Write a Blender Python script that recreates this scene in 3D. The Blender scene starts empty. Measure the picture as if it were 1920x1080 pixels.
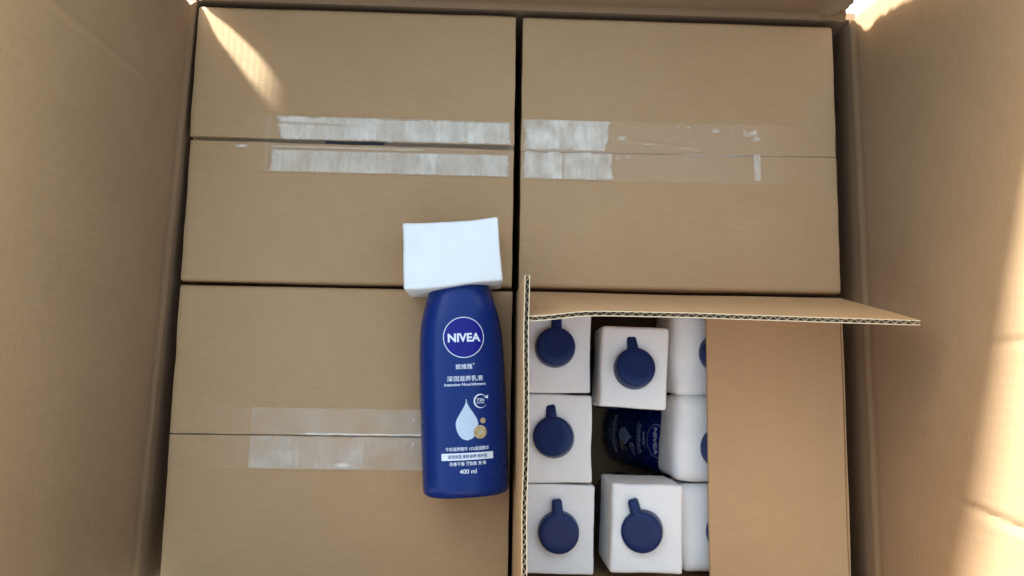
import bpy, bmesh, math, random
from mathutils import Vector, Matrix, noise
R = math.radians
random.seed(7)

# ------------------------------------------------------------------ camera, sky, sun, exposure
sc = bpy.context.scene
col = sc.collection
cd = bpy.data.cameras.new('camera'); cam = bpy.data.objects.new('camera', cd); col.objects.link(cam)
cam.matrix_world = Matrix(((0.99926943, -0.02044036, -0.03229234, 0.2438222),
                           (0.01656258, 0.99310048, -0.11609101, -0.30017218),
                           (0.03444248, 0.11547135, 0.99271349, 0.59531522),
                           (0, 0, 0, 1)))
cd.sensor_width = 36.0; cd.lens = 36.0 * 1400 / 1920
cd.clip_start = 0.01; cd.clip_end = 100
cd.dof.use_dof = True; cd.dof.focus_distance = 0.54; cd.dof.aperture_fstop = 9.0
sc.camera = cam

SUN_EL = R(12.2)
SUN_DIR = Vector((0.64, -0.768, 0)).normalized() * math.cos(SUN_EL) + Vector((0, 0, -math.sin(SUN_EL)))   # travel of the light
w = bpy.data.worlds.new('World'); sc.world = w; w.use_nodes = True
wn = w.node_tree; bg = wn.nodes['Background']
sky = wn.nodes.new('ShaderNodeTexSky'); sky.sky_type = 'NISHITA'; sky.sun_disc = False
sky.sun_elevation = SUN_EL
to_sun = -SUN_DIR
sky.sun_rotation = math.atan2(to_sun.x, to_sun.y)
sky.air_density = 1.0; sky.dust_density = 0.6; sky.ozone_density = 0.0
wn.links.new(sky.outputs[0], bg.inputs[0]); bg.inputs[1].default_value = 0.15
sl = bpy.data.lights.new('sun', 'SUN'); sun = bpy.data.objects.new('sun', sl); col.objects.link(sun)
sl.energy = 4.4; sl.angle = R(5.0); sl.color = (0.74, 0.88, 1.0)
sun.rotation_euler = SUN_DIR.to_track_quat('-Z', 'Y').to_euler()
vs = sc.view_settings
vs.view_transform = 'Standard'; vs.look = 'None'; vs.gamma = 1.0; vs.exposure = 2.92
vs.use_white_balance = True; vs.white_balance_temperature = 7400; vs.white_balance_tint = 7.0

# ------------------------------------------------------------------ helpers
def link(o, parent=None):
    col.objects.link(o)
    if parent is not None: o.parent = parent
    return o

def empty(name, loc, label, cat, group=None):
    o = bpy.data.objects.new(name, None); o.empty_display_size = 0.02
    o.location = loc; col.objects.link(o)
    o['label'] = label; o['category'] = cat
    if group: o['group'] = group
    return o

def mesh_obj(name, bm, mat, parent=None, smooth=False, sharp=None):
    bmesh.ops.recalc_face_normals(bm, faces=bm.faces)
    me = bpy.data.meshes.new(name)
    for f in bm.faces: f.smooth = smooth
    bm.to_mesh(me); bm.free()
    if smooth and sharp is not None: me.set_sharp_from_angle(angle=R(sharp))
    me.materials.append(mat)
    return link(bpy.data.objects.new(name, me), parent)

def add_box(bm, x0, x1, y0, y1, z0, z1):
    v = [bm.verts.new((x, y, z)) for x in (x0, x1) for y in (y0, y1) for z in (z0, z1)]
    for q in ((0,1,3,2),(4,6,7,5),(0,4,5,1),(2,3,7,6),(0,2,6,4),(1,5,7,3)):
        bm.faces.new([v[i] for i in q])

def board_bm(P, nu, nv, lu, lv, bm=None):
    """closed board: P(u, v, w) -> point, u,v in 0..1, w = 0 or 1 (outer / inner skin); UV in metres"""
    bm = bm or bmesh.new()
    uv = bm.loops.layers.uv.verify()
    S = [[[bm.verts.new(P(i/nu, j/nv, w)) for j in range(nv+1)] for i in range(nu+1)] for w in (0, 1)]
    def face(vs, uvs):
        f = bm.faces.new(vs)
        for l, c in zip(f.loops, uvs): l[uv].uv = c
    for i in range(nu):
        for j in range(nv):
            c = [(i/nu*lu, j/nv*lv), ((i+1)/nu*lu, j/nv*lv), ((i+1)/nu*lu, (j+1)/nv*lv), (i/nu*lu, (j+1)/nv*lv)]
            A = S[0]; face([A[i][j], A[i+1][j], A[i+1][j+1], A[i][j+1]], c)
            A = S[1]; face([A[i][j+1], A[i+1][j+1], A[i+1][j], A[i][j]], c[::-1])
    for j in range(nv):
        for i in (0, nu):
            face([S[0][i][j], S[0][i][j+1], S[1][i][j+1], S[1][i][j]], [(i/nu*lu, 0)]*4)
    for i in range(nu):
        for j in (0, nv):
            face([S[0][i][j], S[0][i+1][j], S[1][i+1][j], S[1][i][j]], [(i/nu*lu, 0)]*4)
    return bm

def nz(x, y, z=0.0, s=1.0):
    return noise.noise(Vector((x*s, y*s, z*s)))

def sm(a, b, x):
    t = min(1, max(0, (x-a)/(b-a))); return t*t*(3-2*t)

# ------------------------------------------------------------------ materials
def new_mat(name):
    m = bpy.data.materials.new(name); m.use_nodes = True
    return m, m.node_tree, m.node_tree.nodes['Principled BSDF']

def N(nt, typ, **kw):
    n = nt.nodes.new(typ)
    for k, v in kw.items():
        if k in n.inputs: n.inputs[k].default_value = v
        else: setattr(n, k, v)
    return n

def kraft(name, c0, c1, flute=0.0055, axis='X', flute_str=0.12, rough=0.72, flecks=True):
    m, nt, p = new_mat(name)
    L = nt.links.new
    uv = N(nt, 'ShaderNodeUVMap'); geo = N(nt, 'ShaderNodeTexCoord')
    big = N(nt, 'ShaderNodeTexNoise', Scale=9.0, Detail=4.0, Roughness=0.6); L(geo.outputs['Object'], big.inputs['Vector'])
    fine = N(nt, 'ShaderNodeTexNoise', Scale=900.0, Detail=3.0, Roughness=0.7); L(geo.outputs['Object'], fine.inputs['Vector'])
    # long paper fibres, stretched along the sheet
    mp = N(nt, 'ShaderNodeMapping'); mp.inputs['Scale'].default_value = (60, 700, 1) if axis == 'X' else (700, 60, 1)
    L(uv.outputs[0], mp.inputs['Vector'])
    fib = N(nt, 'ShaderNodeTexNoise', Scale=1.0, Detail=5.0, Roughness=0.65); L(mp.outputs[0], fib.inputs['Vector'])
    a = N(nt, 'ShaderNodeMath', operation='MULTIPLY_ADD'); L(fib.outputs['Fac'], a.inputs[0]); a.inputs[1].default_value = 0.45
    b = N(nt, 'ShaderNodeMath', operation='MULTIPLY'); L(big.outputs['Fac'], b.inputs[0]); b.inputs[1].default_value = 0.40
    L(b.outputs[0], a.inputs[2])
    c = N(nt, 'ShaderNodeMath', operation='MULTIPLY_ADD'); L(fine.outputs['Fac'], c.inputs[0]); c.inputs[1].default_value = 0.30; L(a.outputs[0], c.inputs[2])
    mix = N(nt, 'ShaderNodeMix', data_type='RGBA')
    mr = N(nt, 'ShaderNodeMapRange'); mr.inputs[1].default_value = 0.33; mr.inputs[2].default_value = 0.82
    L(c.outputs[0], mr.inputs[0]); L(mr.outputs[0], mix.inputs[0])
    mix.inputs[6].default_value = (*c0, 1); mix.inputs[7].default_value = (*c1, 1)
    fl = N(nt, 'ShaderNodeTexNoise', Scale=430.0, Detail=1.0); L(geo.outputs['Object'], fl.inputs['Vector'])
    fr_ = N(nt, 'ShaderNodeMapRange'); fr_.inputs[1].default_value = 0.69; fr_.inputs[2].default_value = 0.76; fr_.inputs[3].default_value = 0.0; fr_.inputs[4].default_value = 0.13
    L(fl.outputs['Fac'], fr_.inputs[0])
    sc_ = N(nt, 'ShaderNodeTexNoise', Scale=26.0, Detail=6.0, Roughness=0.75, Distortion=1.2); L(geo.outputs['Object'], sc_.inputs['Vector'])
    sr_ = N(nt, 'ShaderNodeMapRange'); sr_.inputs[1].default_value = 0.60; sr_.inputs[2].default_value = 0.80; sr_.inputs[3].default_value = 0.0; sr_.inputs[4].default_value = 0.22
    L(sc_.outputs['Fac'], sr_.inputs[0])
    sfx = N(nt, 'ShaderNodeMix', data_type='RGBA'); L(sr_.outputs[0], sfx.inputs[0]); L(mix.outputs[2], sfx.inputs[6]); sfx.inputs[7].default_value = (c1[0]*1.18, c1[1]*1.2, c1[2]*1.25, 1)   # rubbed fibres
    ffx = N(nt, 'ShaderNodeMix', data_type='RGBA'); L(fr_.outputs[0], ffx.inputs[0]); L(sfx.outputs[2], ffx.inputs[6]); ffx.inputs[7].default_value = (c0[0]*.45, c0[1]*.42, c0[2]*.40, 1)      # dark flecks in the pulp
    L(ffx.outputs[2], p.inputs['Base Color'])
    p.inputs['Roughness'].default_value = rough; p.inputs['Specular IOR Level'].default_value = 0.3
    # washboard of the flutes + fibre relief
    wv = N(nt, 'ShaderNodeTexWave', wave_type='BANDS', bands_direction=axis, wave_profile='SIN', Scale=2*math.pi/flute/20.0, Distortion=0.6, Detail=1.0)
    L(uv.outputs[0], wv.inputs['Vector'])
    h = N(nt, 'ShaderNodeMath', operation='MULTIPLY_ADD'); L(wv.outputs['Fac'], h.inputs[0]); h.inputs[1].default_value = flute_str; L(fib.outputs['Fac'], h.inputs[2])
    h2 = N(nt, 'ShaderNodeMath', operation='MULTIPLY_ADD'); L(big.outputs['Fac'], h2.inputs[0]); h2.inputs[1].default_value = 2.0; L(h.outputs[0], h2.inputs[2])
    bp = N(nt, 'ShaderNodeBump', Strength=0.35, Distance=0.0006); L(h2.outputs[0], bp.inputs['Height'])
    L(bp.outputs[0], p.inputs['Normal'])
    return m

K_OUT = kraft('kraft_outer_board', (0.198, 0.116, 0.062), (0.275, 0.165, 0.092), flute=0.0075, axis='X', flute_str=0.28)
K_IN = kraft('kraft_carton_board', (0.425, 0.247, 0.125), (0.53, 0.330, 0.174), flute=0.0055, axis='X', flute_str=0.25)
K_FLUTE = kraft('kraft_fluting', (0.42, 0.30, 0.18), (0.55, 0.41, 0.26), flute_str=0.0)
K_EDGE = kraft('kraft_cut_liner', (0.56, 0.43, 0.28), (0.72, 0.58, 0.40), flute_str=0.0)

def foam_mat():
    m, nt, p = new_mat('white_foam'); L = nt.links.new
    tc = N(nt, 'ShaderNodeTexCoord')
    vo = N(nt, 'ShaderNodeTexVoronoi', Scale=520.0); L(tc.outputs['Object'], vo.inputs['Vector'])
    no = N(nt, 'ShaderNodeTexNoise', Scale=60.0, Detail=4.0); L(tc.outputs['Object'], no.inputs['Vector'])
    mix = N(nt, 'ShaderNodeMix', data_type='RGBA'); L(no.outputs['Fac'], mix.inputs[0])
    mix.inputs[6].default_value = (0.72, 0.72, 0.71, 1); mix.inputs[7].default_value = (0.82, 0.82, 0.81, 1)
    L(mix.outputs[2], p.inputs['Base Color'])
    p.inputs['Roughness'].default_value = 0.6; p.inputs['Specular IOR Level'].default_value = 0.35
    p.inputs['Subsurface Weight'].default_value = 0.25; p.inputs['Subsurface Radius'].default_value = (0.004, 0.004, 0.004); p.inputs['Subsurface Scale'].default_value = 1.0
    ad = N(nt, 'ShaderNodeMath', operation='MULTIPLY_ADD'); L(no.outputs['Fac'], ad.inputs[0]); ad.inputs[1].default_value = 2.0; L(vo.outputs['Distance'], ad.inputs[2])
    bp = N(nt, 'ShaderNodeBump', Strength=0.22, Distance=0.0005); L(ad.outputs[0], bp.inputs['Height']); L(bp.outputs[0], p.inputs['Normal'])
    return m
FOAM = foam_mat()

def plastic(name, c, rough, coat=0.0):
    m, nt, p = new_mat(name); L = nt.links.new
    tc = N(nt, 'ShaderNodeTexCoord')
    no = N(nt, 'ShaderNodeTexNoise', Scale=140.0, Detail=3.0); L(tc.outputs['Object'], no.inputs['Vector'])
    mr = N(nt, 'ShaderNodeMapRange'); mr.inputs[3].default_value = rough-0.05; mr.inputs[4].default_value = rough+0.06
    L(no.outputs['Fac'], mr.inputs[0]); L(mr.outputs[0], p.inputs['Roughness'])
    p.inputs['Specular IOR Level'].default_value = 0.28; p.inputs['Base Color'].default_value = (*c, 1); p.inputs['Coat Weight'].default_value = coat; p.inputs['Coat Roughness'].default_value = 0.25
    return m
BLUE = plastic('blue_bottle_plastic', (0.0008, 0.022, 0.150), 0.26)
NAVY = plastic('navy_pump_plastic', (0.0030, 0.018, 0.092), 0.33)
DISC = plastic('dark_blue_print', (0.004, 0.006, 0.20), 0.33)
WHITE = plastic('white_print', (0.72, 0.78, 0.88), 0.5)
PALE = plastic('pale_blue_print', (0.50, 0.62, 0.76), 0.5)
INK = plastic('navy_ink', (0.05, 0.07, 0.20), 0.5)

def gold_mat():
    m, nt, p = new_mat('gold_print'); L = nt.links.new
    tc = N(nt, 'ShaderNodeTexCoord')
    gr = N(nt, 'ShaderNodeTexNoise', Scale=2.2, Detail=2.0); L(tc.outputs['Generated'], gr.inputs['Vector'])
    cr = N(nt, 'ShaderNodeValToRGB'); L(gr.outputs['Fac'], cr.inputs[0])
    cr.color_ramp.elements[0].position = 0.35; cr.color_ramp.elements[0].color = (0.50, 0.42, 0.26, 1)
    cr.color_ramp.elements[1].position = 0.62; cr.color_ramp.elements[1].color = (0.36, 0.20, 0.05, 1)
    L(cr.outputs[0], p.inputs['Base Color']); p.inputs['Roughness'].default_value = 0.45
    return m
GOLD = gold_mat()

def tape_mat(name, cloud):
    """clear packing tape; the 'cloud' attribute says where it has lifted and turned milky, plus one painted highlight"""
    m, nt, p = new_mat(name); L = nt.links.new
    nt.nodes.remove(p); out = nt.nodes['Material Output']
    at = N(nt, 'ShaderNodeAttribute', attribute_name='cloud')
    tc = N(nt, 'ShaderNodeTexCoord')
    mp = N(nt, 'ShaderNodeMapping'); mp.inputs['Scale'].default_value = (300, 130, 1); L(tc.outputs['Object'], mp.inputs['Vector'])
    st = N(nt, 'ShaderNodeTexNoise', Scale=1.0, Detail=5.0, Roughness=0.65); L(mp.outputs[0], st.inputs['Vector'])
    mr = N(nt, 'ShaderNodeMapRange'); mr.inputs[1].default_value = 0.25; mr.inputs[2].default_value = 0.7; mr.inputs[3].default_value = 0.72; mr.inputs[4].default_value = 1.12
    L(st.outputs['Fac'], mr.inputs[0])
    fac = N(nt, 'ShaderNodeMath', operation='MULTIPLY', use_clamp=True); L(at.outputs['Fac'], fac.inputs[0]); L(mr.outputs[0], fac.inputs[1])
    tr = N(nt, 'ShaderNodeBsdfTransparent'); tr.inputs[0].default_value = (0.995, 0.985, 0.965, 1)
    gl = N(nt, 'ShaderNodeBsdfGlossy', Roughness=0.22); gl.inputs[0].default_value = (1, 1, 1, 1)
    di = N(nt, 'ShaderNodeBsdfDiffuse'); di.inputs[0].default_value = (*cloud, 1)
    fr = N(nt, 'ShaderNodeFresnel', IOR=1.4)
    bp = N(nt, 'ShaderNodeBump', Strength=0.5, Distance=0.0004); L(st.outputs['Fac'], bp.inputs['Height'])
    L(bp.outputs[0], gl.inputs['Normal']); L(bp.outputs[0], fr.inputs['Normal'])
    m1 = N(nt, 'ShaderNodeMixShader'); L(fac.outputs[0], m1.inputs[0]); L(tr.outputs[0], m1.inputs[1]); L(di.outputs[0], m1.inputs[2])
    ge = N(nt, 'ShaderNodeNewGeometry'); ff = N(nt, 'ShaderNodeMath', operation='SUBTRACT', use_clamp=True)
    L(fr.outputs[0], ff.inputs[0]); L(ge.outputs['Backfacing'], ff.inputs[1])       # a thin film only mirrors on its upper side
    m2 = N(nt, 'ShaderNodeMixShader'); L(ff.outputs[0], m2.inputs[0]); L(m1.outputs[0], m2.inputs[1]); L(gl.outputs[0], m2.inputs[2])
    L(m2.outputs[0], out.inputs[0])
    return m
TAPE = tape_mat('clear_tape', (0.92, 0.83, 0.70))

def ground_mat():
    m, nt, p = new_mat('pale_concrete'); L = nt.links.new
    tc = N(nt, 'ShaderNodeTexCoord')
    no = N(nt, 'ShaderNodeTexNoise', Scale=3.0, Detail=8.0, Roughness=0.6); L(tc.outputs['Object'], no.inputs['Vector'])
    mix = N(nt, 'ShaderNodeMix', data_type='RGBA'); L(no.outputs['Fac'], mix.inputs[0])
    mix.inputs[6].default_value = (0.42, 0.41, 0.39, 1); mix.inputs[7].default_value = (0.58, 0.57, 0.55, 1)
    L(mix.outputs[2], p.inputs['Base Color']); p.inputs['Roughness'].default_value = 0.8
    return m

# ------------------------------------------------------------------ ground
bm = bmesh.new(); bmesh.ops.create_grid(bm, x_segments=4, y_segments=4, size=25.0)
g = mesh_obj('ground', bm, ground_mat()); g.location = (0.27, -0.23, -0.2095); g['kind'] = 'structure'

# ------------------------------------------------------------------ the big shipping carton
T = 0.006
X0, X1, Y0, Y1 = -0.0055, 0.548, -0.468, 0.0045         # inner faces of its walls at the rim
ZB = -0.2025
box = empty('shipping_carton', (0.27, -0.23, ZB-T), 'large open shipping carton with raised flaps, packed with four smaller cartons', 'carton')
def local(root, bm):                                       # world-space geometry -> under its Empty
    bmesh.ops.translate(bm, verts=bm.verts, vec=-Vector(root.location)); return bm
bm = bmesh.new(); add_box(bm, X0-T, X1+T, Y0-T, Y1+T, ZB-T, ZB); mesh_obj('bottom_panel', local(box, bm), K_OUT, box)

def xl(y): return X0 + 0.0035 + 0.0135*y/0.45 if y < 0 else X0 + 0.0035   # the left wall is a little skewed
def xr(y): return X1 - 0.0010 - 0.0035*y/0.45
def side_wall(side):
    def P(u, v, w_):
        y = Y1 + (Y0-Y1)*u; z = ZB + (0.0006-ZB)*v
        d = 0.0012*nz(y, z, side, 9)
        if side == 0: return (xl(y) - T*w_ + d, y, z)
        return (xr(y) + T*w_ + d, y, z)
    return P
for s in (0, 1):
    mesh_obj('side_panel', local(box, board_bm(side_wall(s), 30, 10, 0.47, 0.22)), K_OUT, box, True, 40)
for y, sg in ((Y1, 1), (Y0, -1)):
    def P(u, v, w_): return (X0 - 0.004 + (X1-X0+0.008)*u, y + sg*(T*w_+0.0005) + 0.001*nz(u*4, v*3, y), ZB + (0.0004-ZB)*v)
    mesh_obj('side_panel', local(box, board_bm(P, 30, 8, 0.55, 0.22)), K_OUT, box, True, 40)

FH = 0.236                                                 # flap length
def ridge(y, c, wd): return math.exp(-((y-c)/wd)**2)
def flap_side(side):
    lean = (math.tan(R(3)), math.tan(R(3)))[side]
    def P(u, v, w_):
        y = (Y1 - 0.002) + (Y0+0.004-Y1)*u
        h = FH*v
        z = -0.001 + h
        if side == 0: y -= 0.007*(1-u)**8*sm(0.002, 0.010, h)*(1-sm(0.021, 0.03, h))     # far corner cut back to widen the sun streak
        # rounded score line at the fold, then a slightly wavy sheet
        fold = 0.0010*math.exp(-((h-0.003)/0.0022)**2) - 0.0007*math.exp(-((h-0.009)/0.003)**2)
        wob = 0.0022*nz(y, z, 3+side, 7)*sm(0.0, 0.06, h) + 0.0006*nz(y, z, 8+side, 30)
        if side == 0:
            cre = 0.0009*ridge(y, -0.0897, 0.0022)*sm(0.055, 0.075, z)     # an old crease across the left flap
            x = xl(y) - lean*h + fold + wob + cre
            return (x - T*w_, y, z)
        cre = 0.0022*ridge(y, -0.3765-0.125*(z-0.09), 0.0030)*sm(0.088, 0.12, z) + 0.0012*ridge(y, -0.2755, 0.0025)*sm(0.12, 0.15, z)
        x = xr(y) + lean*h - fold - wob + cre
        return (x + T*w_, y, z)
    return P
for s in (0, 1):
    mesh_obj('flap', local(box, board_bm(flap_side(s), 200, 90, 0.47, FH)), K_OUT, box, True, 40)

def flap_back(u, v, w_):
    h = FH*v
    # slots torn wider at both corners, the left one shaped to fan the sun streak
    tear = 0.0016*nz(h, 1.3, 0, 160) + 0.0012*nz(h, 2.3, 0, 60)
    xa = (-0.0010 + 0.0030*sm(0.0, 0.003, h) + 0.85*max(0, h-0.003))*(1-sm(0.016, 0.029, h)) - 0.020*sm(0.017, 0.029, h)
    xb = 0.541 - 0.010*sm(0.004, 0.03, h) - 0.012*sm(0.02, 0.2, h) + tear
    x = xa + (xb-xa)*u
    fold = 0.0018*math.exp(-((h-0.004)/0.0025)**2) - 0.0015*math.exp(-((h-0.010)/0.003)**2)
    crumple = 0.0055*ridge(x - 0.45*h, 0.516, 0.005)*sm(0.0, 0.02, h) + 0.003*max(0, nz(x, h, 3, 90))*sm(0.50, 0.53, x)
    y = Y1 + 0.008*h + 0.0015*nz(x, h, 9, 8)*sm(0, .05, h) - fold - crumple
    return (x, y + T*w_, h - 0.001)
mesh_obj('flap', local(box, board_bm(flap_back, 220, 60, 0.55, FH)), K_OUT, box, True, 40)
def flap_front(u, v, w_):
    h = FH*v
    return (0.002 + 0.542*u, Y0 - 0.0003 - 0.10*h - 0.0015*nz(u*4, h*9)*sm(0, 0.05, h) - T*w_, h - 0.0005)
mesh_obj('flap', local(box, board_bm(flap_front, 40, 20, 0.55, FH)), K_OUT, box, True, 40)

# ------------------------------------------------------------------ the four smaller cartons
H = 0.1985; t = 0.0032
def carton(x0, x1, y0, y1, label, group='cartons packed in the shipping carton', zt=0.0):
    root = empty('carton', ((x0+x1)/2, (y0+y1)/2, -H), label, 'carton', group)
    bm = bmesh.new(); add_box(bm, x0+t, x1-t, y0+t, y1-t, -H, -H+t); mesh_obj('bottom_panel', local(root, bm), K_IN, root)
    zt_ = zt - 2*t - 0.0005
    for (a, b, c, d) in ((x0, x0+t, y0, y1), (x1-t, x1, y0, y1)):
        def P(u, v, w_): return (a + (b-a)*w_ + 0.0008*nz(u*3, v*3, a), c + (d-c)*u, -H + (zt_+H)*v)
        mesh_obj('side_panel', local(root, board_bm(P, 16, 8, d-c, H)), K_IN, root, True, 40)
    for (a, b, c, d) in ((x0+t, x1-t, y0, y0+t), (x0+t, x1-t, y1-t, y1)):
        def P(u, v, w_): return (a + (b-a)*u, c + (d-c)*w_ + 0.0008*nz(u*3, v*3, c), -H + (zt_+H)*v)
        mesh_obj('side_panel', local(root, board_bm(P, 16, 8, b-a, H)), K_IN, root, True, 40)
    return root

def top_flap(root, x0, x1, yh, ys, lift=0.0, sag=0.0, seed=0.0, skew=0.0):
    """closed top flap hinged along y = yh, its free edge at y = ys"""
    n = abs(ys-yh); sg = 1 if ys > yh else -1; r = 0.0035
    def P(u, v, w_):
        d = n*v**1.6 if v < 1 else n
        x = x0 + (x1-x0)*u
        z = lift*(d/n) - sag*math.sin(math.pi*u)*math.sin(math.pi*d/n)
        z += 0.0012*nz(x, d, seed, 11) + 0.0004*nz(x, d, seed+5, 40) - 0.0010*math.exp(-((x-x0-0.18-0.02*math.sin(seed*3))**2+(d-0.06)**2)/0.0004)
        if d < r: z -= r - math.sqrt(max(0, r*r-(r-d)**2))
        e = min(x-x0, x1-x)
        if e < 0.003: z -= 0.0007*(1-e/0.003)**2
        y = yh + sg*d + skew*(u-0.5)*(d/n) + 0.0005*nz(x, seed, 2, 30)*(d/n)
        x += 0.0006*nz(y, seed, 4, 40)*(1 if u in (0, 1) else 0)
        return (x, y, z - t*w_)
    return mesh_obj('flap', local(root, board_bm(P, 90, 44, x1-x0, n)), K_IN, root, True, 40)

def inner_flaps(root, x0, x1, y0, y1, n=0.108):
    for a, b in ((x0, x0+n), (x1-n, x1)):
        def P(u, v, w_): return (a+0.001+(b-a-0.002)*u, y0+0.004+(y1-y0-0.008)*v, -t-0.0045-t*w_)
        mesh_obj('inner_flap', local(root, board_bm(P, 4, 4, n, y1-y0)), K_IN, root)

def tape(root, x0, x1, y0, y1, cloud, zf, seam, nx=230, ny=40):
    """strip of tape lying on the top, with both ends turned down over the carton's sides"""
    bm = bmesh.new(); lay = bm.verts.layers.float.new('cloud')
    V = []
    drop = 0.03
    for i in range(nx+1):
        row = []
        s = -drop + (x1-x0+2*drop)*i/nx
        for j in range(ny+1):
            y = y0 + (y1-y0)*j/ny + 0.0004*nz(s, 0, j//ny, 90)
            x = x0 + min(max(s, -0.0006), x1-x0+0.0006)
            z = zf(min(max(x, x0), x1), y)
            if s < 0: z -= -s
            if s > x1-x0: z -= s-(x1-x0)
            v = bm.verts.new((x, y, z)); v[lay] = cloud(x, y) if 0 <= s <= x1-x0 else 0.0
            row.append(v)
        V.append(row)
    for i in range(nx):
        for j in range(ny):
            bm.faces.new((V[i][j], V[i+1][j], V[i+1][j+1], V[i][j+1]))
    return mesh_obj('tape', local(root, bm), TAPE, root, True)

def blocks(x, y, k): return 0.82 + 0.30*nz(math.floor(x/0.0125)*3.1, math.floor(y/0.03)*1.7, k, 1.37) + 0.10*nz(math.floor(x/0.0041)*2.3, 0, k, 1.9)
def rect(x, y, x0, x1, y0, y1, rag=0.0012, soft=0.0006):
    e = rag*(0.6*nz(x, y, 1.7, 110)+0.5*nz(x, y, 4.7, 330))
    return min(sm(x0-soft, x0+soft, x+e), 1-sm(x1-soft, x1+soft, x+e), sm(y0-soft, y0+soft, y+e*.4), 1-sm(y1-soft, y1+soft, y+e*.4))

# far left: its two flaps gape a little at the seam
cA = carton(0.0003, 0.2628, -0.2298, -0.0002, 'closed carton at the far left with a dark gaping seam under its tape')
top_flap(cA, 0.0003, 0.2628, -0.0002, -0.1125, lift=0.0016, seed=1.0, skew=-0.0010)
top_flap(cA, 0.0003, 0.2628, -0.2298, -0.1156, lift=-0.0012, seed=2.0, skew=-0.0010)
inner_flaps(cA, 0.0003, 0.2628, -0.2298, -0.0002)
def zA(x, y):
    s = -0.1140 - 0.0010*(x-0.13)/0.26
    base = 0.0013 + 0.0010*nz(x, y, 1, 11)*.6
    base += 0.0013*sm(s-0.004, s+0.004, y)*1.0
    base += 0.0016*math.exp(-((y-s+0.0045+0.003*nz(x, 0, 0, 20))/0.0011)**2)*max(0, nz(x, 1, 0, 14)+0.25)
    return base + 0.0003
def cloudA(x, y):
    a = rect(x, y, 0.0745-(y+0.113)*0.25, 0.2595, -0.1125, -0.0945, 0.003)*(0.72+0.25*nz(x, y, 0, 60))*blocks(x, y, 0)
    a *= 1 - 0.8*math.exp(-((y+0.1005+0.02*(x-0.12))/0.0008)**2)*(1-sm(0.10, 0.15, x))
    b = rect(x, y, 0.0668, 0.2580, -0.1395, -0.1218)*(0.64+0.25*nz(x, y, 3, 60))*blocks(x, y, 2)
    edge = 0.5*rect(x, y, 0.066, 0.19, -0.1198, -0.1188, 0.0005)
    painted_glint = 1.2*math.exp(-((x-0.0425)/0.004)**2 - ((y+0.1195)/0.0008)**2)  # small bright highlight painted into the tape's cloudiness
    rim = 0.14*(rect(x, y, 0.062, 0.2600, -0.1395, -0.0935)-rect(x, y, 0.0632, 0.2590, -0.1385, -0.0945))
    return max(a, b, edge, painted_glint, rim, 0.0)
tape(cA, 0.0003, 0.2628, -0.1400, -0.0935, cloudA, zA, -0.114)

# far right: flat seam, long tape with one milky end
cB = carton(0.2688, 0.5315, -0.2298, -0.0006, 'closed carton at the far right, tape milky only at its left end')
top_flap(cB, 0.2688, 0.5315, -0.0006, -0.11635, lift=0.0003, seed=3.0, skew=0.0022)
top_flap(cB, 0.2688, 0.5315, -0.2298, -0.11700, lift=0.0001, seed=4.0, skew=0.0022)
inner_flaps(cB, 0.2688, 0.5315, -0.2298, -0.0006)
def zB(x, y):
    s = -0.1168 + 0.0022*(x-0.40)/0.26
    return 0.0021 + 0.0003*nz(x, y, 3, 11) + 0.0009*math.exp(-((y-s)/0.0009)**2)*max(0.1, nz(x, 4, 0, 18)+0.3) \
        + 0.0005*math.exp(-((y-s-0.012+0.10*(x-0.345))/0.0009)**2)*sm(.345, .36, x)*(1-sm(.40, .43, x))
def cloudB(x, y):
    a = rect(x, y, 0.2715, 0.3385-(y+.1165)*-.1, -0.1160, -0.0910, 0.003)*(0.74+0.4*nz(x, y, 5, 90))*blocks(x, y, 4)
    b = rect(x, y, 0.2715, 0.3435, -0.1402, -0.1180, 0.003)*(0.68+0.4*nz(x, y, 6, 90))*blocks(x, y, 6)
    b *= 1-0.7*math.exp(-((x-0.3035)/0.0009)**2)
    c = 0.45*rect(x, y, 0.4610, 0.4668, -0.1380, -0.1155, 0.001)
    d = 0.40*rect(x, y, 0.4525, 0.4650, -0.1050, -0.0945, 0.004)*max(0, 0.4+1.6*nz(x, y, 2, 200))
    spk = 0
    for (px, py, r_) in ((.398, -.0935, .0012), (.407, -.0945, .0014), (.430, -.0965, .003), (.442, -.0985, .0009), (.352, -.1045, .0035), (.357, -.1205, .0018), (.348, -.1215, .002)):
        spk = max(spk, 0.6*math.exp(-((x-px)/r_)**2-((y-py)/(r_*.5))**2))
    s = -0.1168 + 0.0022*(x-0.40)/0.26
    line = 0.45*math.exp(-((y-s+0.0006)/0.0006)**2)*sm(.392, .40, x)*(1-sm(.46, .47, x))*max(0, .7+nz(x, 0, 0, 40)) \
        + 0.3*math.exp(-((y-s-0.0105+0.10*(x-0.345))/0.0006)**2)*sm(.345, .35, x)*(1-sm(.41, .43, x))*max(0, .6+nz(x, 0, 2, 60))
    return max(a, b, c, d, spk, line, 0.025)
tape(cB, 0.2688, 0.5315, -0.1410, -0.0903, cloudB, zB, -0.1168)

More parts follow.
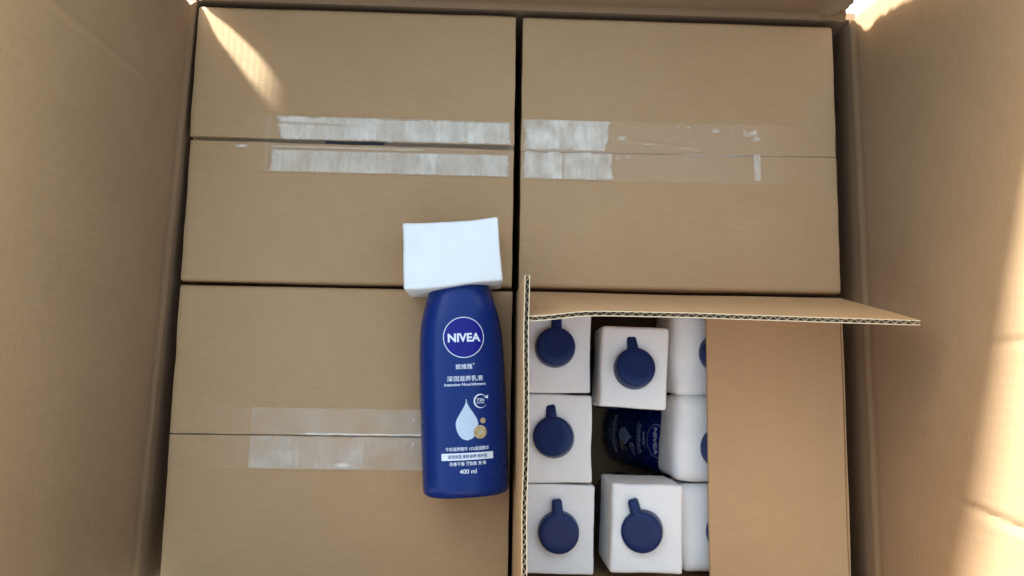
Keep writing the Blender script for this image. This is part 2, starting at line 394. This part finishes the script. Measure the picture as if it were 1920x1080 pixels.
# near left: runs out of the picture at the bottom
cC = carton(0.0003, 0.2635, -0.4640, -0.2330, 'closed carton at the near left, the blue bottle lying across its right side')
top_flap(cC, 0.0003, 0.2635, -0.2330, -0.3488, lift=0.0004, seed=6.0)
top_flap(cC, 0.0003, 0.2635, -0.4640, -0.3498, lift=0.0002, seed=7.0)
inner_flaps(cC, 0.0003, 0.2635, -0.4640, -0.2330)
def zC(x, y):
    s = -0.3493
    return 0.0019 + 0.0003*nz(x, y, 6, 11) + 0.0009*math.exp(-((y-s-0.0012+0.001*nz(x, 0, 0, 25))/0.0009)**2)*sm(.09, .12, x) \
        + 0.0007*math.exp(-((y-s+0.0022)/0.0008)**2)*math.exp(-((x-.125)/.02)**2)
def cloudC(x, y):
    a = rect(x, y, 0.0625, 0.2600, -0.3490, -0.3285, 0.002)*(0.24+0.20*nz(x, y, 8, 50))*blocks(x, y, 8)
    b = rect(x, y, 0.0618, 0.2600, -0.3745, -0.3500, 0.002)*(0.42+0.30*nz(x, y, 9, 50))*blocks(x, y, 9)
    b *= 1 - .25*sm(.148, .152, x)
    spk = 0.9*math.exp(-((x-.1345)/.008)**2-((y+.3715)/.0022)**2)
    spk = max(spk, .8*max(0, nz(x, y, 12, 300))*sm(.180, .187, x))
    ln = 0.75*math.exp(-((y+.3478)/.0005)**2)*sm(.095, .11, x)*(1-sm(.20, .22, x)) - 0.5*math.exp(-((y+.3493)/.0005)**2)*sm(.062, .064, x)
    return max(0.0, max(a, b, spk) + ln) if x > .06 else 0.03
tape(cC, 0.0003, 0.2635, -0.3750, -0.3278, cloudC, zC, -0.349)

# near right: open, its flaps show their corrugated cut edges
DX0, DX1, DY0, DY1 = 0.2672, 0.5330, -0.4640, -0.2330
cD = carton(DX0, DX1, DY0, DY1, 'open carton at the near right, flaps up, bottles in white foam inside', zt=0.004)
BT = 0.0034; PITCH = 0.0060
def corrugated(root, P, lu, lv, nu=70, nv=14, skin=0.00042):
    """an open flap of two liners with fluting between; P(u, v, d): d = depth through the board in metres"""
    fl = bpy.data.objects.new('flap', None)
    outer = board_bm(lambda u, v, w_: P(u, v, skin*w_), nu, nv, lu, lv)
    me_o = mesh_obj('flap', local(root, outer), K_IN, root, True, 40)
    bpy.data.objects.remove(fl)
    inner = board_bm(lambda u, v, w_: P(u, v, BT - skin + skin*w_), nu, nv, lu, lv)
    mesh_obj('liner', local(root, inner), K_IN, me_o, True, 40)
    n = int(lu/PITCH); k = 10
    bm = bmesh.new(); uvl = bm.loops.layers.uv.verify()
    th = 0.00026; mid = BT/2; amp = (BT - 2*skin - th)/2
    rows = []
    for i in range(n*k+1):
        u = i/(n*k)
        ph = 2*math.pi*i/k
        s = math.asin(math.sin(ph)*0.97)/math.asin(0.97)      # a pointed wave
        jit = 0.00008*nz(i*.37, 0, 5)
        c = mid + amp*s + jit
        rows.append([[bm.verts.new(P(u, v, c + e)) for v in (0.02, 0.5, 0.996)] for e in (-th/2, th/2)])
    for a, b in zip(rows, rows[1:]):
        for j in (0, 1):
            bm.faces.new((a[0][j], b[0][j], b[0][j+1], a[0][j+1])); bm.faces.new((a[1][j+1], b[1][j+1], b[1][j], a[1][j]))
        bm.faces.new((a[0][2], b[0][2], b[1][2], a[1][2]))
    mesh_obj('fluting', local(root, bm), K_EDGE, me_o)
    # pale rim where the knife cut both liners
    bm = bmesh.new()
    for d0 in (0.0, BT-skin):
        for i in range(nu):
            q = []
            for (u, d, v) in ((i/nu, d0-0.00003, 1.0008), ((i+1)/nu, d0-0.00003, 1.0008), ((i+1)/nu, d0+skin+0.00003, 1.0008), (i/nu, d0+skin+0.00003, 1.0008)):
                q.append(bm.verts.new(P(u, v, d)))
            lo = [bm.verts.new(P(u, 0.9965, d)) for (u, d) in ((i/nu, d0-0.00003), ((i+1)/nu, d0-0.00003), ((i+1)/nu, d0+skin+0.00003), (i/nu, d0+skin+0.00003))]
            bm.faces.new(q)
            bm.faces.new((lo[0], lo[1], q[1], q[0])); bm.faces.new((q[3], q[2], lo[2], lo[3]))
    mesh_obj('cut_edge', local(root, bm), K_EDGE, me_o)
    return me_o

def P_left(u, v, d):
    y = -0.2345 + (-0.4630+0.2345)*u; h = 0.1100*v
    wob = 0.0009*nz(y, h, 1, 22)*v
    return (0.2668 + 0.0010*v + 0.004*u*v*0.3 + d + wob, y + 0.0008*nz(h, 0, 0, 60), 0.0005 + h)
corrugated(cD, P_left, 0.2285, 0.110, 60, 14)
def P_back(u, v, d):
    x = 0.2706 + (0.5318-0.2706)*u; h = 0.1115*v
    lean = 0.222
    curl = -0.0030*(1-sm(0.0, 0.16, u))*v*v + 0.0010*math.sin(u*5)*v + 0.0008*nz(x, h, 4, 20)*v
    nrm = Vector((0, math.cos(lean), math.sin(lean)))            # outer side of the board
    p = Vector((x, -0.2338 - math.sin(lean)*h + curl, 0.0005 + math.cos(lean)*h))
    return p - nrm*d
corrugated(cD, P_back, 0.2612, 0.1115, 70, 14)
# right flap folded flat over the last rows
def P_right(u, v, w_):
    x = 0.5325 - 0.1112*u; y = -0.2360 + (-0.4630+0.2360)*v
    r = 0.003; d = 0.1112*u
    z = -0.0005 + 0.0008*nz(x, y, 2, 11) - 0.0016*u
    if d < r: z -= r - math.sqrt(max(0, r*r-(r-d)**2))
    x += 0.0005*nz(y, 0, 9, 50)*(u == 1)
    return (x, y, z - t*w_)
mesh_obj('flap', local(cD, board_bm(P_right, 44, 60, 0.1112, 0.227)), K_IN, cD, True, 40)
def P_front(u, v, w_):
    h = 0.112*v
    return (0.2700 + 0.2600*u, -0.4645 - 0.35*h - t*w_, 0.001 + 0.93*h)
mesh_obj('flap', local(cD, board_bm(P_front, 12, 8, 0.26, 0.112)), K_IN, cD, True, 40)

# ------------------------------------------------------------------ foam blocks
def foam_block(loc, size, rot, label, group, bev=0.003, seed=0, warp=0.0011, pull=None):
    sx, sy, sz = size
    bm = bmesh.new(); add_box(bm, -sx/2, sx/2, -sy/2, sy/2, 0, sz)
    bmesh.ops.bevel(bm, geom=list(bm.edges), offset=bev, segments=3, profile=0.6, affect='EDGES')
    big = [e for e in bm.edges if e.calc_length() > 0.012]
    bmesh.ops.subdivide_edges(bm, edges=big, cuts=9, use_grid_fill=True)
    for v in bm.verts:
        c = v.co.copy(); q = c + Vector((seed*1.7, seed*0.9, 0))
        v.co += Vector((nz(q.x, q.y, q.z, 28), nz(q.y+3, q.z, q.x, 28), nz(q.z+7, q.x, q.y, 28)))*warp
        v.co += Vector((nz(q.x, q.y, q.z, 110), nz(q.y+3, q.z, q.x, 110), nz(q.z+7, q.x, q.y, 110)))*warp*0.22
        if pull: v.co += Vector(pull(c.x/sx*2, c.y/sy*2, c.z/sz))
    o = mesh_obj('foam_block', bm, FOAM, None, True, 60)
    o.location = loc; o.rotation_euler = rot
    o['label'] = label; o['category'] = 'foam block'; o['group'] = group
    return o

# ------------------------------------------------------------------ bottle
PROF = [(0.0, 0.0268, 0.0195), (0.0008, 0.0294, 0.0220), (0.0025, 0.0313, 0.0236), (0.006, 0.0320, 0.0242), (0.03, 0.0322, 0.0243), (0.07, 0.0322, 0.0243),
        (0.095, 0.0320, 0.0242), (0.108, 0.0316, 0.0240), (0.118, 0.0310, 0.0237), (0.127, 0.0300, 0.0231), (0.136, 0.0280, 0.0222), (0.145, 0.0253, 0.0210), (0.154, 0.0226, 0.0195),
        (0.160, 0.0200, 0.0180), (0.165, 0.0150, 0.0145), (0.1665, 0.0122, 0.0122), (0.172, 0.0120, 0.0120)]
def ab(tt):
    for (t0, a0, b0), (t1, a1, b1) in zip(PROF, PROF[1:]):
        if tt <= t1:
            k = (tt-t0)/(t1-t0); return a0+(a1-a0)*k, b0+(b1-b0)*k
    return PROF[-1][1:]
def expo(tt): return 2.35 if tt < 0.13 else 2.35 - 0.35*min(1, (tt-0.13)/0.03)
def front(u, tt, eps=0.0002):
    a, b = ab(tt); n = expo(tt)
    return Vector((u, -b*(max(0, 1-(abs(u)/a)**n))**(1/n) - eps, tt))
def bottle_body_bm():
    ts = []
    for (t0, *_), (t1, *_) in zip(PROF, PROF[1:]):
        k = max(1, int((t1-t0)/0.004)); ts += [t0+(t1-t0)*i/k for i in range(k)]
    ts.append(PROF[-1][0])
    bm = bmesh.new(); rings = []; M = 72
    for tt in ts:
        a, b = ab(tt); n = expo(tt); r = []
        for k in range(M):
            th = 2*math.pi*k/M; c, s = math.cos(th), math.sin(th)
            r.append(bm.verts.new((a*math.copysign(abs(c)**(2/n), c), b*math.copysign(abs(s)**(2/n), s), tt)))
        rings.append(r)
    for A, B in zip(rings, rings[1:]):
        for k in range(M): bm.faces.new((A[k], A[(k+1) % M], B[(k+1) % M], B[k]))
    bm.faces.new(rings[0][::-1]); bm.faces.new(rings[-1])
    return bm

def project(bm, u0, t0, eps):
    for v in bm.verts: v.co = front(u0 + v.co.x, t0 + v.co.y, eps)
    return bm
def text_bm(s, width, bold=0.0, height=None):
    cu = bpy.data.curves.new('lettering', 'FONT'); cu.body = s; cu.size = 1.0; cu.offset = bold; cu.align_x = 'CENTER'; cu.resolution_u = 3
    o = bpy.data.objects.new('lettering', cu); col.objects.link(o)
    dg = bpy.context.evaluated_depsgraph_get(); dg.update()
    me = bpy.data.meshes.new_from_object(o.evaluated_get(dg))
    bm = bmesh.new(); bm.from_mesh(me)
    bpy.data.objects.remove(o); bpy.data.curves.remove(cu); bpy.data.meshes.remove(me)
    xs = [v.co.x for v in bm.verts]; ys = [v.co.y for v in bm.verts]
    k = width/(max(xs)-min(xs)); ky = k if height is None else height/(max(ys)-min(ys))
    cx, cy = (max(xs)+min(xs))/2, (max(ys)+min(ys))/2
    for v in bm.verts: v.co = Vector(((v.co.x-cx)*k, (v.co.y-cy)*ky, 0))
    return bm
def polar_bm(r0, r1, a0=0, a1=360, n=64, m=2):
    bm = bmesh.new(); V = []
    for i in range(n+1):
        a = R(a0 + (a1-a0)*i/n)
        V.append([bm.verts.new(((r0 if not callable(r0) else r0(i/n))*(1-j/m)*math.cos(a) + (r1 if not callable(r1) else r1(i/n))*(j/m)*math.cos(a),
                                (r0 if not callable(r0) else r0(i/n))*(1-j/m)*math.sin(a) + (r1 if not callable(r1) else r1(i/n))*(j/m)*math.sin(a), 0)) for j in range(m+1)])
    for A, B in zip(V, V[1:]):
        for j in range(m): bm.faces.new((A[j], A[j+1], B[j+1], B[j]))
    return bm
def drop_bm(hw, hgt):
    """pointed drop, origin at the middle of its height"""
    bm = bmesh.new(); rows = []; n = 26; m = 6
    for i in range(n+1):
        k = i/n                                            # 0 bottom .. 1 tip
        ang = k
        if k < 0.42: wd = math.sqrt(max(0, 1-((0.42-k)/0.42)**2))
        else: q = (k-0.42)/0.58; wd = max(0.03, (math.cos(q*math.pi)*0.5+0.5)**0.92*(1-0.10*math.sin(q*math.pi)))
        wd = max(wd, 0.02)
        rows.append([bm.verts.new((hw*wd*(2*j/m-1), hgt*(k-0.5), 0)) for j in range(m+1)])
    for A, B in zip(rows, rows[1:]):
        for j in range(m): bm.faces.new((A[j], A[j+1], B[j+1], B[j]))
    return bm
def grid_bm(wd, hg, nx=20, ny=3):
    bm = bmesh.new(); V = [[bm.verts.new((wd*(i/nx-.5), hg*(j/ny-.5), 0)) for j in range(ny+1)] for i in range(nx+1)]
    for i in range(nx):
        for j in range(ny): bm.faces.new((V[i][j], V[i+1][j], V[i+1][j+1], V[i][j+1]))
    return bm

def pump_bm():
    """pump head seen from above: a round pad on a wider skirt, origin at the skirt's foot"""
    bm = bmesh.new(); M = 48; rings = []
    for r_, z in ((0.0150, 0.0), (0.0161, 0.0006), (0.0163, 0.004), (0.0158, 0.0088), (0.0153, 0.0108), (0.0145, 0.0118), (0.0135, 0.0121), (0.008, 0.0118), (0.003, 0.0116)):
        rings.append([bm.verts.new((r_*math.cos(2*math.pi*k/M), r_*math.sin(2*math.pi*k/M), z)) for k in range(M)])
    for A, B in zip(rings, rings[1:]):
        for k in range(M): bm.faces.new((A[k], A[(k+1) % M], B[(k+1) % M], B[k]))
    bm.faces.new(rings[0][::-1]); bm.faces.new(rings[-1])
    return bm
def nozzle_bm():
    bm = bmesh.new(); add_box(bm, -0.0044, 0.0044, 0.011, 0.0255, 0.0038, 0.0116)
    bmesh.ops.bevel(bm, geom=list(bm.edges), offset=0.0022, segments=3, profile=0.5, affect='EDGES')
    for v in bm.verts: v.co.z -= 0.0016*sm(0.014, 0.026, v.co.y); v.co.x *= 1 - 0.10*sm(0.012, 0.026, v.co.y)
    return bm

def make_bottle():
    root = empty('lotion_bottle', (0, 0, 0), 'blue lotion bottle', 'bottle', 'blue lotion bottles')
    mesh_obj('body', bottle_body_bm(), BLUE, root, True, 50)
    bm = bmesh.new(); bmesh.ops.create_cone(bm, cap_ends=True, segments=40, radius1=0.0148, radius2=0.0140, depth=0.016)
    bmesh.ops.translate(bm, verts=bm.verts, vec=(0, 0, 0.1795)); mesh_obj('collar', bm, NAVY, root, True, 40)
    bm = bmesh.new(); bmesh.ops.create_cone(bm, cap_ends=True, segments=20, radius1=0.0045, radius2=0.0045, depth=0.014)
    bmesh.ops.translate(bm, verts=bm.verts, vec=(0, 0, 0.186)); mesh_obj('stem', bm, NAVY, root, True, 40)
    ph = mesh_obj('pump_head', pump_bm(), NAVY, root, True, 35); ph.location = (0, 0, 0.187)
    mesh_obj('nozzle', nozzle_bm(), NAVY, ph, True, 50)
    # printed front
    em = mesh_obj('emblem', project(polar_bm(0.0, 0.0146, m=10), 0, 0.1150, 0.00012), DISC, root, True)
    mesh_obj('ring', project(polar_bm(0.01440, 0.01495, m=1, n=90), 0, 0.1150, 0.00020), WHITE, em)
    mesh_obj('lettering', project(text_bm('NIVEA', 0.0238, 0.035, 0.0064), 0.0003, 0.1148, 0.00034), WHITE, em)
    def line(s, wd, tt, mat=WHITE, u=0.0, bold=0.012, h=None, eps=0.00028, parent=root):
        return mesh_obj('lettering', project(text_bm(s, wd, bold, h), u, tt, eps), mat, parent)
    line('妮维雅', 0.0122, 0.0938, bold=0.012, u=-0.0006, h=0.0038)
    mesh_obj('registered_mark', project(polar_bm(0.0003, 0.0006, n=20, m=1), 0.0066, 0.0956, 0.00028), WHITE, root)
    line('深润滋养乳液', 0.0262, 0.0852, bold=0.010, h=0.0040)
    line('Intensive Nourishment', 0.0300, 0.0810, bold=0.016, h=0.0021)
    # drop, beads, round arrow
    mesh_obj('drop_print', project(drop_bm(0.0081, 0.0292), 0.0002, 0.0556, 0.00020), PALE, root, True)
    mesh_obj('bead_print', project(polar_bm(0.0, 0.0048, m=5, n=36), 0.0096, 0.0466, 0.00034), GOLD, root, True)
    mesh_obj('bead_print', project(polar_bm(0.0, 0.0020, m=3, n=28), 0.0119, 0.0545, 0.00026), GOLD, root, True)
    ar = polar_bm(lambda k: 0.0049 - 0.0010*math.sin(math.pi*min(1, k*1.1)), 0.0051, 40, 325, 60, 1)
    vs_ = [ar.verts.new(c) for c in ((0.0026, 0.0026, 0), (0.0058, 0.0042, 0), (0.0056, 0.0014, 0))]; ar.faces.new(vs_)
    ic = mesh_obj('round_arrow_print', project(ar, 0.0106, 0.0686, 0.00026), WHITE, root)
    line('72h', 0.0056, 0.0694, u=0.0106, bold=0.02, h=0.0022, parent=ic)
    line('MOISTURE', 0.0056, 0.0673, u=0.0106, bold=0.03, h=0.0009, parent=ic)
    # foot of the print
    line('牛奶滋养精华 15%滋润精华', 0.0312, 0.0352, bold=0.010, h=0.0029)
    bd = mesh_obj('band_print', project(grid_bm(0.0372, 0.0050), 0.0, 0.0298, 0.00022), WHITE, root)
    line('深润保湿·高效滋养·修护肌', 0.0285, 0.0298, mat=INK, bold=0.012, h=0.0028, eps=0.00036, parent=bd)
    line('改善干燥 紧致嫩 滑·弹', 0.0262, 0.0248, bold=0.010, h=0.0028)
    line('400 ml', 0.0120, 0.0193, bold=0.018, h=0.0032)
    return root

proto = make_bottle()
def copy_tree(o, parent=None):
    c = o.copy(); col.objects.link(c); c.parent = parent
    if parent is not None: c.matrix_parent_inverse = o.matrix_parent_inverse
    for ch in list(o.children): copy_tree(ch, c)
    return c

# the one taken out, lying on its back across two cartons
def put(o, loc, rot, label, pump=(0, 0, 0)):
    o.rotation_mode = 'QUATERNION'; o.location = loc; o.rotation_quaternion = rot.to_quaternion(); o['label'] = label
    for ch in o.children:
        if ch.name.startswith('pump_head'): ch.rotation_euler = pump
    return o
Rz = lambda a: Matrix.Rotation(R(a), 3, 'Z'); Rx = lambda a: Matrix.Rotation(R(a), 3, 'X'); Ry = lambda a: Matrix.Rotation(R(a), 3, 'Y')
spots = [  # x, y of the pump, height of its top, lean about x and y, pump tilt, pump drop, label
    (0.2986, -0.2780, 0.0045, (0, 0), (R(-9), 0, R(-3)), 0, 'bottle with round pump in the farthest foam block against the left flap'),
    (0.2990, -0.3490, 0.0055, (0, 0), (R(-14), R(-12), R(7)), 0, 'bottle with tilted pump in the middle foam block beside the left flap'),
    (0.3028, -0.4205, 0.0045, (0, 0), (R(3), R(-2), R(4)), 0, 'bottle with upright pump in the nearest foam block beside the left flap'),
    (0.3600, -0.2940, 0.0140, (-2.0, -1.5), (R(-13), R(6), R(4)), 0, 'bottle in the raised foam block behind the dark empty slot'),
    (0.3668, -0.4165, 0.0125, (-3.5, -4), (R(6), R(-14), R(15)), 0, 'bottle in the raised foam block in front of the dark empty slot'),
    (0.4345, -0.2790, -0.0080, (0, 0), (R(4), 0, 0), 0.012, 'bottle at the far end of the row half hidden by the folded flap'),
    (0.4370, -0.3560, -0.0080, (0, 15), (0, 0, 0), 0.010, 'bottle whose white print shows down in the dark empty slot'),
    (0.4385, -0.4220, -0.0080, (0, 0), (0, 0, 0), 0.012, 'bottle at the near end of the row half hidden by the folded flap'),
]
for i, (x, y, zt, (lx, ly), pt, drop, lab) in enumerate(spots):
    b = copy_tree(proto)
    rot = Ry(ly) @ Rx(lx) @ Rz(-90)
    up = rot @ Vector((0, 0, 0.199 - drop))
    put(b, Vector((x, y, zt)) - up, rot, 'blue ' + lab)
    for ch in b.children:                                      # nozzles point away from the viewer
        if ch.name.startswith('pump_head'):
            ch.location.z -= drop
            ch.rotation_mode = 'QUATERNION'
            q = Matrix.Rotation(R(90), 3, 'Z') @ (Matrix.Rotation(pt[2], 3, 'Z') @ Matrix.Rotation(pt[1], 3, 'Y') @ Matrix.Rotation(pt[0], 3, 'X'))
            ch.rotation_quaternion = q.to_quaternion()
put(proto, (0.2309, -0.3882, 0.0262), Rz(3.3) @ Rx(-90) @ Rz(6.5), 'blue lotion bottle lying on its back on top of the cartons')

FG = 'white foam blocks capping the bottles'
HZ = 0.052
def fb(cx, cy, sx, sy, ztop, rot, label, **kw):
    return foam_block((cx, cy, ztop-HZ), (sx, sy, HZ), rot, label, FG, **kw)
fb(0.3010, -0.2790, 0.0530, 0.0688, -0.0035, (0, 0, 0), 'white foam block around the pump at the far left corner of the open carton', seed=1, bev=0.0022)
fb(0.3018, -0.3494, 0.0535, 0.0690, -0.0030, (0, 0, R(0.6)), 'white foam block around the pump in the middle of the left row', seed=2, bev=0.0022)
fb(0.3036, -0.4190, 0.0540, 0.0680, -0.0035, (0, 0, R(-0.5)), 'white foam block around the pump nearest the viewer in the left row', seed=3, bev=0.0020)
fb(0.3620, -0.2938, 0.0535, 0.0640, 0.0060, (R(-2), R(-1.5), R(-2.5)), 'white foam block standing proud behind the dark empty slot', seed=4, bev=0.0028)
fb(0.3690, -0.4155, 0.0560, 0.0670, 0.0050, (R(1), R(2), R(-1.5)), 'white foam block standing proud in front of the dark empty slot', seed=5, bev=0.0026)
for i, (yy, ll) in enumerate(((-0.2790, 'far'), (-0.3492, 'middle'), (-0.4195, 'near'))):
    fb(0.4235 + 0.0020*i, yy, 0.060, 0.0690, -0.0165, (0, R(3), R((1, -2, 3)[i])),
       {'far': 'white foam block half under the folded flap, farthest of its row', 'middle': 'white foam block half under the folded flap beside the empty slot', 'near': 'white foam block half under the folded flap, nearest of its row'}[ll],
       seed=6+i, bev=0.0085, warp=0.0022)
# the one on the lying bottle's pump
def pull(x, y, z):
    return (0.0010*x + 0.0012*(-y)*(x > 0), (0.0008*x - 0.0016*(1-x*x))*(y > 0) + 0.0020*(y < 0)*x, 0)
lf = foam_block((0.2165, -0.2113, 0.0012), (0.0690, 0.0500, 0.0520), (0, 0, R(3.8)), 'white foam block capping the pump of the bottle lying on top', FG, seed=12, bev=0.0022, warp=0.0016, pull=pull)
